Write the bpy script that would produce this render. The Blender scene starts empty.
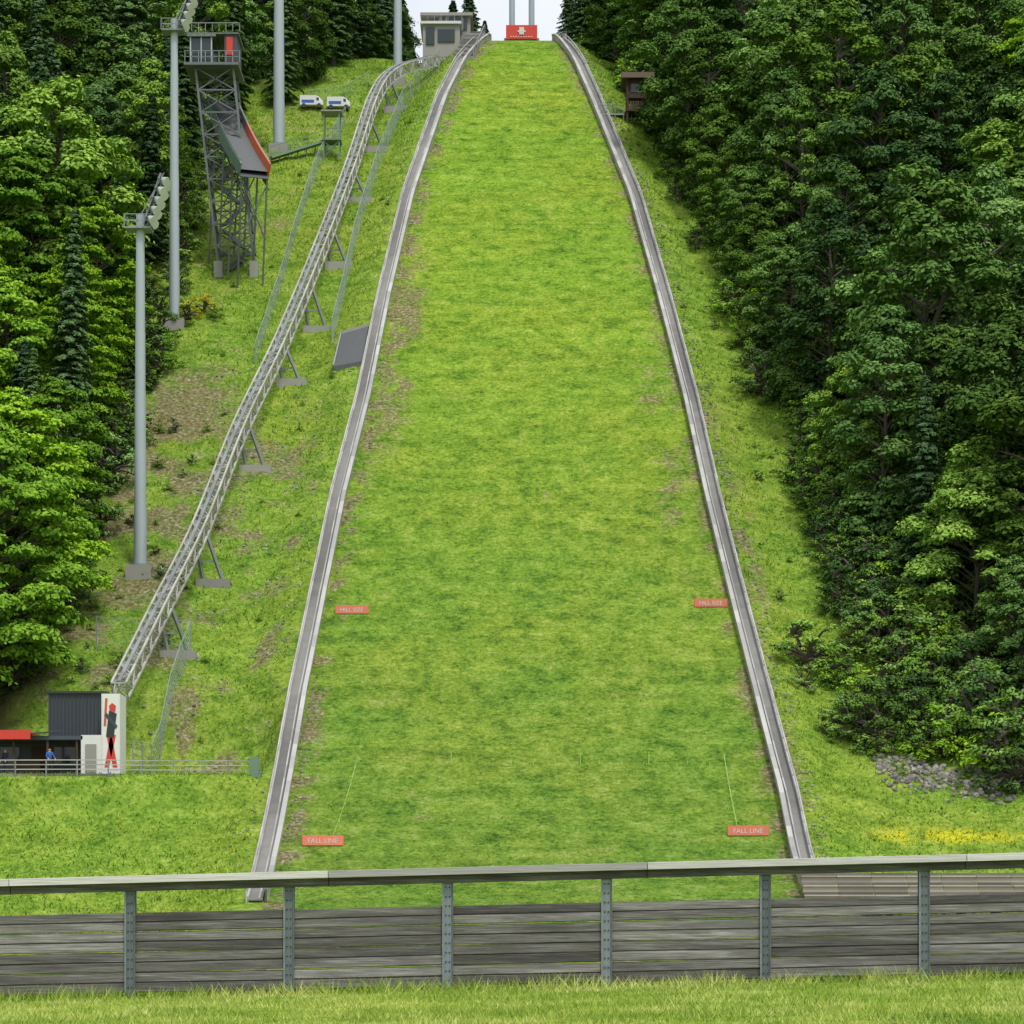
import bpy, math, random
import numpy as np
from mathutils import Vector, Matrix
random.seed(7); rng=np.random.default_rng(7)
S=bpy.context.scene
S.view_settings.view_transform='Standard'; S.view_settings.look='None'; S.view_settings.exposure=0
COL=S.collection

# ------------------------------------------------------------ materials
def newmat(name):
    m=bpy.data.materials.new(name); m.use_nodes=True
    nt=m.node_tree; nt.nodes.clear(); return m,nt
def N(nt,t,**k):
    n=nt.nodes.new(t)
    for a,b in k.items():
        if a in n.inputs: n.inputs[a].default_value=b
        else: setattr(n,a,b)
    return n
def noise(nt,vec,scale,detail=3,rough=0.6):
    n=N(nt,'ShaderNodeTexNoise'); n.inputs['Scale'].default_value=scale
    n.inputs['Detail'].default_value=detail; n.inputs['Roughness'].default_value=rough
    if vec is not None: nt.links.new(vec,n.inputs['Vector'])
    return n.outputs['Fac']
def ramp(nt,fac,stops):
    r=N(nt,'ShaderNodeValToRGB'); e=r.color_ramp.elements
    while len(e)<len(stops): e.new(0.5)
    for i,(p,c) in enumerate(stops):
        e[i].position=p; e[i].color=(c[0],c[1],c[2],1)
    nt.links.new(fac,r.inputs[0]); return r.outputs[0]
def mix(nt,f,a,b,mode='MIX'):
    m=N(nt,'ShaderNodeMix',data_type='RGBA',blend_type=mode)
    for s,v in ((m.inputs[0],f),(m.inputs[6],a),(m.inputs[7],b)):
        if isinstance(v,(int,float)): s.default_value=v
        elif isinstance(v,tuple): s.default_value=(v[0],v[1],v[2],1)
        else: nt.links.new(v,s)
    return m.outputs[2]
def mathn(nt,op,a,b=0.0,clamp=False):
    m=N(nt,'ShaderNodeMath',operation=op,use_clamp=clamp)
    for s,v in ((m.inputs[0],a),(m.inputs[1],b)):
        if isinstance(v,(int,float)): s.default_value=v
        else: nt.links.new(v,s)
    return m.outputs[0]
def out(nt,sh):
    o=N(nt,'ShaderNodeOutputMaterial'); nt.links.new(sh,o.inputs[0])

def simple(name,col,rough=0.6,metal=0.0,nscale=3.0,namt=0.25,stretch=(1,1,1),bump=0.0,dark=(0.5,0.5,0.5)):
    m,nt=newmat(name)
    tc=N(nt,'ShaderNodeTexCoord'); mp=N(nt,'ShaderNodeMapping'); mp.inputs['Scale'].default_value=stretch
    nt.links.new(tc.outputs['Object'],mp.inputs[0])
    nz=noise(nt,mp.outputs[0],nscale,5,0.65)
    at=N(nt,'ShaderNodeAttribute'); at.attribute_name='var'
    c=mix(nt,mathn(nt,'MULTIPLY',nz,namt*1.6,True),col,tuple(col[i]*dark[i] for i in range(3)))
    v=mathn(nt,'ADD',mathn(nt,'MULTIPLY',at.outputs['Fac'],namt*1.2),1-namt*0.6)
    c=mix(nt,1.0,c,v,'MULTIPLY')
    b=N(nt,'ShaderNodeBsdfPrincipled'); nt.links.new(c,b.inputs['Base Color'])
    b.inputs['Roughness'].default_value=rough; b.inputs['Metallic'].default_value=metal
    if bump>0:
        bp=N(nt,'ShaderNodeBump'); bp.inputs['Strength'].default_value=bump; bp.inputs['Distance'].default_value=0.02
        nt.links.new(nz,bp.inputs['Height']); nt.links.new(bp.outputs[0],b.inputs['Normal'])
    out(nt,b.outputs[0]); return m

def plankmat():
    m,nt=newmat('weathered_wood')
    tc=N(nt,'ShaderNodeTexCoord'); at=N(nt,'ShaderNodeAttribute'); at.attribute_name='var'
    off=N(nt,'ShaderNodeCombineXYZ'); nt.links.new(mathn(nt,'MULTIPLY',at.outputs['Fac'],37.0),off.inputs[0]); nt.links.new(mathn(nt,'MULTIPLY',at.outputs['Fac'],11.0),off.inputs[2])
    ad=N(nt,'ShaderNodeVectorMath',operation='ADD'); nt.links.new(tc.outputs['Object'],ad.inputs[0]); nt.links.new(off.outputs[0],ad.inputs[1])
    def mp(s):
        q=N(nt,'ShaderNodeMapping'); q.inputs['Scale'].default_value=s; nt.links.new(ad.outputs[0],q.inputs[0]); return q.outputs[0]
    grain=noise(nt,mp((1.4,20,50)),1.0,5,.75); streak=noise(nt,mp((.9,5,11)),1.0,5,.7); blot=noise(nt,mp((2.5,3,7)),1.0,5,.75)
    c=ramp(nt,grain,[(.30,(.07,.065,.06)),(.46,(.19,.18,.17)),(.58,(.29,.28,.27)),(.74,(.46,.45,.44))])
    c=mix(nt,ramp(nt,streak,[(.42,(0,0,0)),(.62,(.8,.8,.8))]),c,(.105,.10,.094))
    c=mix(nt,ramp(nt,blot,[(.54,(0,0,0)),(.70,(.7,.7,.7))]),c,(.20,.185,.155))
    c=mix(nt,1.0,c,mathn(nt,'ADD',mathn(nt,'MULTIPLY',at.outputs['Fac'],.8),.55),'MULTIPLY')
    b=N(nt,'ShaderNodeBsdfPrincipled'); nt.links.new(c,b.inputs['Base Color']); b.inputs['Roughness'].default_value=.9; b.inputs['Specular IOR Level'].default_value=.2
    bp=N(nt,'ShaderNodeBump'); bp.inputs['Strength'].default_value=.8; bp.inputs['Distance'].default_value=.01
    nt.links.new(grain,bp.inputs['Height']); nt.links.new(bp.outputs[0],b.inputs['Normal']); out(nt,b.outputs[0]); return m
M={}
M['galv']=simple('galvanised_steel',(0.29,0.31,0.33),0.5,0.2,8,0.35,bump=0.1)
M['post']=simple('galvanised_post',(0.24,0.28,0.30),0.5,0.3,22,0.8,stretch=(1,1,.6),bump=0.1)
M['tsteel']=simple('dark_lattice_steel',(0.15,0.165,0.17),0.6,0.1,2,0.3)
M['mast']=simple('mast_paint',(0.40,0.455,0.50),0.45,0.1,0.6,0.22)
M['truss']=simple('truss_steel',(0.50,0.49,0.46),0.55,0.1,2,0.35)
M['rail']=simple('side_rail_metal',(0.50,0.495,0.48),0.5,0.1,0.7,0.4)
M['tread']=simple('stair_tread',(0.27,0.265,0.25),0.8,0,0.5,0.7)
M['bench']=simple('bleached_bench_wood',(0.46,0.41,0.335),0.85,0,1,0.35)
M['wood']=plankmat()
M['woodl']=simple('weathered_cap_wood',(0.64,0.63,0.61),0.85,0,5,0.6,stretch=(0.35,4,9),bump=0.5,dark=(.42,.41,.40))
M['board']=simple('side_board_wood',(0.40,0.385,0.36),0.8,0,1.2,0.4,dark=(0.5,0.48,0.46))
M['boardd']=simple('side_board_dark',(0.17,0.16,0.145),0.8,0,1.5,0.5)
M['dark']=simple('dark_panel',(0.035,0.04,0.048),0.5,0,2,0.3)
M['slate']=simple('slate_cladding',(0.06,0.075,0.10),0.6,0,2,0.3)
M['grey']=simple('grey_concrete',(0.33,0.32,0.30),0.85,0,1.5,0.3,bump=0.2)
M['mat']=simple('grey_mat',(0.16,0.17,0.18),0.9,0,6,0.5,bump=0.3)
M['white']=simple('white_paint',(0.72,0.72,0.71),0.5,0,2,0.15)
M['red']=simple('red_banner',(0.62,0.045,0.03),0.55,0,2,0.15)
M['sred']=simple('faded_red_sign',(0.80,0.22,0.14),0.6,0,3,0.25)
M['orange']=simple('orange_red_paint',(0.62,0.13,0.05),0.6,0,2,0.25)
M['brown']=simple('brown_wood',(0.085,0.05,0.03),0.8,0,3,0.5)
M['green']=simple('green_steel',(0.16,0.26,0.19),0.6,0,2,0.3)
M['wire']=simple('fence_wire',(0.30,0.40,0.34),0.6,0.1,3,0.2)
M['glass']=simple('window_glass',(0.03,0.045,0.05),0.12,0,1,0.1)
M['lamp']=simple('floodlight_housing',(0.45,0.48,0.50),0.35,0.1,3,0.2)
M['lime']=simple('lime_rope',(0.35,0.60,0.14),0.6,0,3,0.2)
M['stone']=simple('limestone',(0.36,0.34,0.30),0.9,0,3,0.8,bump=0.4)
M['skin']=simple('skin',(0.55,0.33,0.24),0.6,0,3,0.08)
M['blue']=simple('blue_jacket',(0.04,0.12,0.45),0.8,0,6,0.2)
M['navy']=simple('dark_trousers',(0.03,0.03,0.045),0.8,0,6,0.2)
M['hair']=simple('brown_hair',(0.05,0.03,0.02),0.7,0,9,0.3)
M['bark']=simple('bark',(0.10,0.085,0.07),0.95,0,3,0.5,stretch=(3,3,0.5),bump=0.5)

def leafmat(name,c1,c2,c3,vr=0.55):
    m,nt=newmat(name)
    at=N(nt,'ShaderNodeAttribute'); at.attribute_name='var'
    oi=N(nt,'ShaderNodeObjectInfo')
    w=0.40 if vr>0 else 0.0
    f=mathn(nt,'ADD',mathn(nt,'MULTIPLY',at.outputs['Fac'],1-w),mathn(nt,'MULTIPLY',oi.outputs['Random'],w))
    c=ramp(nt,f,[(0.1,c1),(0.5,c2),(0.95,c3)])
    if vr>0:
        r2=mathn(nt,'FRACT',mathn(nt,'MULTIPLY',oi.outputs['Random'],7.31))
        c=mix(nt,r2,mix(nt,1.0,c,(1.0,.96,1.15),'MULTIPLY'),mix(nt,1.0,c,(1.12,1.0,.62),'MULTIPLY'))
        c=mix(nt,1.0,c,mathn(nt,'ADD',mathn(nt,'MULTIPLY',oi.outputs['Random'],vr),1-vr/2),'MULTIPLY')
    b=N(nt,'ShaderNodeBsdfDiffuse'); nt.links.new(c,b.inputs[0])
    out(nt,b.outputs[0]); return m
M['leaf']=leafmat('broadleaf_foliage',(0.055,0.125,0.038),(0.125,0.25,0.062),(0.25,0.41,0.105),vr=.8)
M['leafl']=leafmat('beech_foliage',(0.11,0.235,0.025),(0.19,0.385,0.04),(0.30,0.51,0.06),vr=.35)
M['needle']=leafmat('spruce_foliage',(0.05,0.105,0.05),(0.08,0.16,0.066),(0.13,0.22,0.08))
M['yellowleaf']=leafmat('broom_blossom',(0.35,0.30,0.01),(0.60,0.48,0.01),(0.70,0.60,0.03),vr=0)
M['blade']=leafmat('grass_blades',(0.21,0.32,0.05),(0.38,0.47,0.09),(0.58,0.60,0.22),vr=0)
M['tuft']=leafmat('slope_grass_blades',(0.12,0.235,0.03),(0.21,0.345,0.035),(0.37,0.455,0.09),vr=0)

# ------------------------------------------------------------ mesh helpers
def mkmesh(name,V,F,nper,mats,midx=None,var=None,smooth=False):
    me=bpy.data.meshes.new(name); V=np.asarray(V,dtype=np.float32); F=np.asarray(F,dtype=np.int32).ravel()
    nf=len(F)//nper
    me.vertices.add(len(V)); me.vertices.foreach_set('co',V.ravel())
    me.loops.add(len(F)); me.loops.foreach_set('vertex_index',F)
    me.polygons.add(nf); me.polygons.foreach_set('loop_start',np.arange(nf,dtype=np.int32)*nper)
    me.polygons.foreach_set('loop_total',np.full(nf,nper,dtype=np.int32))
    for m in mats: me.materials.append(m)
    if midx is not None: me.polygons.foreach_set('material_index',np.asarray(midx,dtype=np.int32))
    me.polygons.foreach_set('use_smooth',np.full(nf,smooth))
    if var is not None:
        a=me.attributes.new('var','FLOAT','POINT'); a.data.foreach_set('value',np.asarray(var,dtype=np.float32))
    me.update(calc_edges=True); return me
def mkobj(name,me,parent=None):
    o=bpy.data.objects.new(name,me); COL.objects.link(o)
    if parent: o.parent=parent
    return o
def empty(name):
    o=bpy.data.objects.new(name,None); COL.objects.link(o); return o

class MB:
    def __init__(s): s.v=[];s.f=[];s.m=[];s.a=[];s.mats=[]
    def mi(s,k):
        if k not in s.mats: s.mats.append(k)
        return s.mats.index(k)
    def add(s,vs,fs,k,var=None):
        b=len(s.v); s.v+=[tuple(p) for p in vs]; i=s.mi(k)
        r=random.random() if var is None else var
        s.a+=[r]*len(vs)
        for f in fs: s.f.append([b+j for j in f]); s.m.append(i)
    def beam(s,p,q,w,h,k,up=(0,0,1),var=None):
        p=Vector(p);q=Vector(q);d=(q-p)
        if d.length<1e-6: return
        d.normalize(); u=Vector(up)
        if abs(d.dot(u))>0.98: u=Vector((0,1,0))
        sx=d.cross(u).normalized(); uz=sx.cross(d).normalized()
        vs=[]
        for c in (p,q):
            for a,b in ((-1,-1),(1,-1),(1,1),(-1,1)): vs.append(c+sx*(a*w/2)+uz*(b*h/2))
        s.add(vs,[(3,2,1,0),(4,5,6,7),(0,1,5,4),(1,2,6,5),(2,3,7,6),(3,0,4,7)],k,var)
    def box(s,x0,x1,y0,y1,z0,z1,k,var=None):
        vs=[(x0,y0,z0),(x1,y0,z0),(x1,y1,z0),(x0,y1,z0),(x0,y0,z1),(x1,y0,z1),(x1,y1,z1),(x0,y1,z1)]
        s.add(vs,[(3,2,1,0),(4,5,6,7),(0,1,5,4),(1,2,6,5),(2,3,7,6),(3,0,4,7)],k,var)
    def cyl(s,p,q,r1,r2,k,n=12,var=None):
        p=Vector(p);q=Vector(q);d=(q-p).normalized(); u=Vector((0,0,1)) if abs(d.z)<0.9 else Vector((1,0,0))
        a=d.cross(u).normalized(); b=a.cross(d); vs=[]
        for c,r in ((p,r1),(q,r2)):
            for i in range(n):
                t=2*math.pi*i/n; vs.append(c+a*(math.cos(t)*r)+b*(math.sin(t)*r))
        fs=[(i,(i+1)%n,n+(i+1)%n,n+i) for i in range(n)]+[tuple(range(n))[::-1],tuple(range(n,2*n))]
        s.add(vs,fs,k,var)
    def quad(s,pts,k,var=None): s.add(pts,[tuple(range(len(pts)))],k,var)
    def build(s,name,parent=None,bevel=0):
        me=bpy.data.meshes.new(name); me.from_pydata(s.v,[],s.f)
        for k in s.mats: me.materials.append(M[k])
        me.polygons.foreach_set('material_index',s.m)
        a=me.attributes.new('var','FLOAT','POINT'); a.data.foreach_set('value',s.a)
        me.update(); o=mkobj(name,me,parent)
        if bevel:
            b=o.modifiers.new('bev','BEVEL'); b.width=bevel; b.segments=1; b.limit_method='ANGLE'
        return o

# ------------------------------------------------------------ terrain definition
def vnoise(x,y,sc,seed=0):
    x=np.asarray(x,float)*sc; y=np.asarray(y,float)*sc
    xi=np.floor(x).astype(np.int64); yi=np.floor(y).astype(np.int64); fx=x-xi; fy=y-yi
    fx=fx*fx*(3-2*fx); fy=fy*fy*(3-2*fy)
    def h(a,b):
        n=(a*374761393+b*668265263+seed*974634777)&0x7fffffff
        n=((n^(n>>13))*1274126177)&0x7fffffff
        return ((n^(n>>16))&0xffff)/65535.0
    return (h(xi,yi)*(1-fx)+h(xi+1,yi)*fx)*(1-fy)+(h(xi,yi+1)*(1-fx)+h(xi+1,yi+1)*fx)*fy
def fbm(x,y,sc,seed=0,o=4):
    r=0;a=.5;t=0
    for i in range(o): r=r+a*vnoise(x,y,sc*2**i,seed+i*17); t+=a; a*=.55
    return r/t
PY=np.array([-4000,0,15,22,31,34,45,70,110,130,140,150,160,173,186,199,214,231,251,276,290,300,310,320,340,400,500,4000.])
PZ=np.array([-1.6,-1.6,-1.3,-1.12,-1.1,-1.3,-3,-5.5,-5.5,-3.3,-1.0,1.8,6.4,13.8,22.3,31.8,42.8,55.4,70.3,88.3,97.6,103.2,106.4,108.5,111,112,100,60.])
def prof(y):
    y=np.asarray(y,float); k=np.clip((y-36)/10,0,1)*3
    return sum(np.interp(y+o*k,PY,PZ) for o in (-1,-.5,0,.5,1))/5
EY=np.array([140,150,160,173,186,199,214,231,251,276,288,300,315,330.])
EL=np.array([-13.9,-14.2,-14.3,-14.3,-13.9,-13.3,-12.15,-11.3,-9.94,-7.2,-5.4,-3.0,-2.2,-2.0])
ER=np.array([17.0,16.9,17.15,16.8,16.2,15.4,14.7,13.5,11.85,8.6,7.1,5.3,4.6,4.4])
def edL(y): return np.interp(y,EY,EL)
def edR(y): return np.interp(y,EY,ER)
def sm(t): t=np.clip(t,0,1); return t*t*(3-2*t)
def H(x,y):
    x=np.asarray(x,float); y=np.asarray(y,float)
    z=prof(y); on=sm((y-120)/25)
    out_=np.maximum(np.maximum(edL(y)-1.6-x,x-edR(y)-1.6),0)
    drop=1.1*sm(out_/4)+ (1.6*sm((y-255)/35)*sm(out_/6))
    z=z-on*drop
    z=z+on*sm(out_/5)*(fbm(x,y,0.11,3)-.5)*2.6*np.interp(out_,[0,20,40],[.5,1,2])
    z=z+on*sm((np.abs(x)-34)/40)*6
    z=z+(fbm(x,y,0.8,9,3)-.5)*0.28*sm((out_)/2)
    z=z+np.where(y<60,0.022*x*np.clip((60-y)/20,0,1)*np.clip(40/np.maximum(np.abs(x),1e-3),0,1),0)
    w=sm((x+42)/3)*sm((-15.2-x)/2.2)*sm((y-159.0)/2.4)*sm((176-y)/7)
    z=z*(1-w)+8.1*w
    return z
def h(x,y): return float(H(x,y))

xs=np.concatenate([[-4000,-1500,-600,-300,-180,-120,-90,-75],np.arange(-65,65.1,0.55),[75,90,120,180,300,600,1500,4000]])
ys=np.concatenate([[-2000,-500,-100,-30,-10,0,8],np.arange(14,40,1.0),np.arange(40,138,2.5),np.arange(138,322,0.6),np.arange(322,400,4),[450,600,900,1600,4000]])
X,Y=np.meshgrid(xs,ys); Z=H(X,Y)
def masks(X,Y):
    l=edL(Y); r=edR(Y); ins=((X>l)&(X<r)&(Y>138)).astype(float)
    dl=X-l; dr=X-r
    n1=fbm(X,Y,0.35,21); n2=fbm(X,Y,0.9,33,3); n3=fbm(X,Y*0.35,0.25,41)
    d=np.zeros_like(X)
    d=np.maximum(d,sm(1-np.abs(dl-0.6)/2.0)*sm((n2-.32)/.25)*.85)
    d=np.maximum(d,sm(1-np.abs(dr-0.4)/2.8)*sm((n2-.32)/.25)*.95)
    d=np.maximum(d,sm(1-np.abs(dl-1.9)/3.2)*sm(1-np.abs(Y-222)/32)*sm((n1-.25)/.25)*.95)
    d=np.maximum(d,sm(1-np.abs(dr+2.4)/3.8)*sm(1-np.abs(Y-204)/32)*sm((n1-.35)/.25)*.68)
    d=np.maximum(d,sm(1-np.abs(dr-2.2)/2.8)*sm(1-np.abs(Y-196)/32)*sm((n2-.35)/.25)*.85)
    d=np.maximum(d,sm((l-1.5-X)/2)*sm((X+27)/3)*sm((n1-.40)/.3)*sm((225-Y)/18)*sm((Y-163)/9)*.78)
    d=np.maximum(d,sm((-20-X)/7)*sm((Y-172)/6)*sm((234-Y)/18)*sm((n1-.22)/.4)*.86)
    d=np.maximum(d,sm((-14-X)/5)*sm((Y-225)/10)*sm((n1-.42)/.3)*.5)
    d=np.maximum(d,ins*sm((n1-.5)/.35)*.32)
    fr=np.interp(Y,[160,173,186,199,214,231,250,271,300],[38,33.5,30,27,26,23.5,20,18,12])
    forest=np.maximum(sm((X-fr)/3),sm((-32.5-X)/4)*sm((Y-164)/4))*sm((Y-150)/8)
    fl=sm(1-np.abs(Y-157.5+ (X-25)*0.05)/1.3)*sm((X-22)/2)*sm((46-X)/4)*sm((n2-.3)/.2)
    fl=np.maximum(fl,sm(1-np.abs(Y-149)/6)*sm((X-19)/4)*sm((n2-.58)/.1)*.6)
    return ins,d,forest,fl
ins,dm,fo,fl=masks(X,Y)
nx,ny=len(xs),len(ys)
V=np.stack([X.ravel(),Y.ravel(),Z.ravel()],1)
i=np.arange(ny-1)[:,None]*nx+np.arange(nx-1)[None,:]
F=np.stack([i,i+1,i+nx+1,i+nx],-1).reshape(-1)
m,nt=newmat('meadow_ground')
tc=N(nt,'ShaderNodeTexCoord'); P=tc.outputs['Object']
at=N(nt,'ShaderNodeAttribute'); at.attribute_name='mask'; sp=N(nt,'ShaderNodeSeparateColor'); nt.links.new(at.outputs['Color'],sp.inputs[0])
at2=N(nt,'ShaderNodeAttribute'); at2.attribute_name='flow'
sx=N(nt,'ShaderNodeSeparateXYZ'); nt.links.new(P,sx.inputs[0])
n_big=noise(nt,P,0.07,4,.65); n_mid=noise(nt,P,0.6,4,0.75); n_f=noise(nt,P,3.2,3,0.8); n_ff=noise(nt,P,9,1,0.7)
mp=N(nt,'ShaderNodeMapping'); mp.inputs['Scale'].default_value=(0.08,1.0,1.0); nt.links.new(P,mp.inputs[0])
n_st=noise(nt,mp.outputs[0],0.8,3,0.6)
gf=mathn(nt,'ADD',mathn(nt,'MULTIPLY',n_f,0.55),mathn(nt,'MULTIPLY',n_mid,0.45))
mow=ramp(nt,gf,[(0.34,(0.045,0.10,0.014)),(0.45,(0.13,0.24,0.024)),(0.55,(0.225,0.35,0.035)),(0.66,(0.39,0.45,0.11))])
wild=ramp(nt,gf,[(0.32,(0.045,0.10,0.016)),(0.45,(0.13,0.24,0.03)),(0.56,(0.23,0.35,0.05)),(0.70,(0.42,0.46,0.18))])
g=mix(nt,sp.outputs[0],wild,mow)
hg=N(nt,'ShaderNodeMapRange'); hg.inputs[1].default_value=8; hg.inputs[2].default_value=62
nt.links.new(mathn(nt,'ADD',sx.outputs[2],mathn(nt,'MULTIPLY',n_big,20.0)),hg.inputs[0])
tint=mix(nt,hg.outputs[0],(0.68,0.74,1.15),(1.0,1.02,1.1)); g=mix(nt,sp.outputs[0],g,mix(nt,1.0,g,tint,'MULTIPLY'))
g=mix(nt,mathn(nt,'MULTIPLY',ramp(nt,n_big,[(0.42,(0,0,0)),(0.62,(1,1,1))]),0.55),g,mix(nt,1.0,g,(1.38,1.06,1.1),'MULTIPLY'))
g=mix(nt,mathn(nt,'MULTIPLY',ramp(nt,n_mid,[(0.32,(1,1,1)),(0.48,(0,0,0))]),0.5),g,mix(nt,1.0,g,(.6,.74,.8),'MULTIPLY'))
g=mix(nt,0.42,g,mix(nt,1.0,g,ramp(nt,n_st,[(0.3,(0.6,0.66,0.6)),(0.7,(1.3,1.25,1.2))]),'MULTIPLY'))
dirt=ramp(nt,n_f,[(0.3,(0.065,0.048,0.026)),(0.48,(0.16,0.12,0.07)),(0.60,(0.28,0.235,0.165)),(0.72,(0.54,0.51,0.45))])
dfac=ramp(nt,mathn(nt,'ADD',mathn(nt,'ADD',sp.outputs[1],mathn(nt,'MULTIPLY',mathn(nt,'SUBTRACT',n_ff,0.5),1.3)),mathn(nt,'MULTIPLY',mathn(nt,'SUBTRACT',n_mid,0.5),1.8)),[(0.40,(0,0,0)),(0.78,(1,1,1))])
dfac=mathn(nt,'MULTIPLY',dfac,ramp(nt,sp.outputs[1],[(0.02,(0,0,0)),(0.2,(1,1,1))]))
g=mix(nt,mathn(nt,'MULTIPLY',dfac,.85),g,dirt)
g=mix(nt,sp.outputs[2],g,(0.07,0.054,0.028))
ff=mathn(nt,'MULTIPLY',at2.outputs['Fac'],ramp(nt,n_ff,[(0.42,(0,0,0)),(0.52,(1,1,1))]))
g=mix(nt,ff,g,(0.62,0.55,0.02))
b=N(nt,'ShaderNodeBsdfDiffuse'); nt.links.new(g,b.inputs['Color'])
bp=N(nt,'ShaderNodeBump'); bp.inputs['Strength'].default_value=1.0; bp.inputs['Distance'].default_value=0.2
nt.links.new(gf,bp.inputs['Height']); nt.links.new(bp.outputs[0],b.inputs['Normal']); out(nt,b.outputs[0])
me=mkmesh('ground',V,F,4,[m],smooth=True)
ca=me.attributes.new('mask','FLOAT_COLOR','POINT')
ca.data.foreach_set('color',np.stack([ins.ravel(),dm.ravel(),fo.ravel(),np.ones(nx*ny)],1).astype(np.float32).ravel())
fa=me.attributes.new('flow','FLOAT','POINT'); fa.data.foreach_set('value',fl.ravel().astype(np.float32))
mkobj('ground',me)

# ------------------------------------------------------------ grass blades
def blades(name,x,y,hh,w,lean,mat,vs=.5):
    n=len(x); z=H(x,y)-0.02; a=rng.uniform(0,2*np.pi,n); dx=np.cos(a)*w; dy=np.sin(a)*w
    la=rng.uniform(0,2*np.pi,n); lx=np.cos(la)*lean*hh; ly=np.sin(la)*lean*hh
    V=np.empty((n,3,3)); V[:,0]=np.stack([x-dx,y-dy,z],1); V[:,1]=np.stack([x+dx,y+dy,z],1); V[:,2]=np.stack([x+lx,y+ly,z+hh],1)
    var=np.repeat(np.clip((fbm(x,y,vs,5,3)-.5)*1.5+.45+rng.normal(0,.2,n),0,1),3)
    return mkobj(name,mkmesh(name,V.reshape(-1,3),np.arange(3*n),3,[M[mat]],var=var))
n=120000; y=rng.uniform(19,33,n); x=rng.uniform(-1,1,n)*(y*0.23+0.5)
nf_=fbm(x,y,1.3,61,3)
tall=np.where((y>30.2)&(y<31.8),rng.uniform(.05,.26,n)*(.4+nf_),rng.uniform(.03,.10,n)*(.4+nf_))
blades('foreground_grass',x,y,tall,rng.uniform(.004,.009,n),rng.uniform(.2,1.3,n),'blade',1.5)
n=300000; y=rng.uniform(140,300,n); x=rng.uniform(-34,40,n)
i_,d_,f_,l_=masks(x,y); keep=(d_<0.40+rng.uniform(-.2,.2,n))&(f_<.5)&(rng.uniform(0,1,n)<np.where(i_>0.5,.6,1))
k2=np.abs(x-edL(y)+.6)>1.3; k3=np.abs(x-edR(y)-.4)>1.0; keep=keep&k2&k3
x=x[keep];y=y[keep];i_=i_[keep]; n=len(x); wl=fbm(x,y,0.3,77)
blades('slope_grass',x,y,np.where(i_>.5,rng.uniform(.04,.10,n),rng.uniform(.08,.32,n)*(0.3+wl*1.2)),rng.uniform(.03,.07,n),rng.uniform(.3,1.3,n),'tuft',.35)

# ------------------------------------------------------------ trees
def leafquads(C,Nn,size,asp=0.6):
    n=len(C); Nn=Nn/np.linalg.norm(Nn,axis=1,keepdims=True)
    r=rng.normal(size=(n,3)); t=np.cross(Nn,r); t/=np.linalg.norm(t,axis=1,keepdims=True); b=np.cross(Nn,t)
    s=size[:,None]; V=np.empty((n,4,3)); V[:,0]=C-t*s; V[:,1]=C-b*s*asp; V[:,2]=C+t*s; V[:,3]=C+b*s*asp
    return V.reshape(-1,3)
def cylarr(p,q,r1,r2,n=6):
    p=np.array(p,float);q=np.array(q,float);d=q-p;d/=np.linalg.norm(d)+1e-9
    u=np.array([0,0,1.]) if abs(d[2])<.9 else np.array([1.,0,0]); a=np.cross(d,u);a/=np.linalg.norm(a);b=np.cross(a,d)
    t=np.arange(n)*2*np.pi/n; ring=np.cos(t)[:,None]*a+np.sin(t)[:,None]*b
    V=np.concatenate([p+ring*r1,q+ring*r2]); F=[]
    for i in range(n): F+=[i,(i+1)%n,n+(i+1)%n,n+i]
    return V,np.array(F)
def assemble(name,wood,LV,lvar,mat):
    Vs=[];Fs=[];o=0
    for v,f in wood: Vs.append(v);Fs.append(f+o);o+=len(v)
    nw=sum(len(f) for f in Fs)//4; nv=o
    Vs.append(LV); Fs.append(np.arange(len(LV))+o)
    V=np.concatenate(Vs);F=np.concatenate(Fs); nl=len(LV)//4
    return mkmesh(name,V,F,4,[M['bark'],M[mat]],midx=np.r_[np.zeros(nw),np.ones(nl)],var=np.r_[np.full(nv,.5),np.repeat(lvar,4)])
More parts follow.
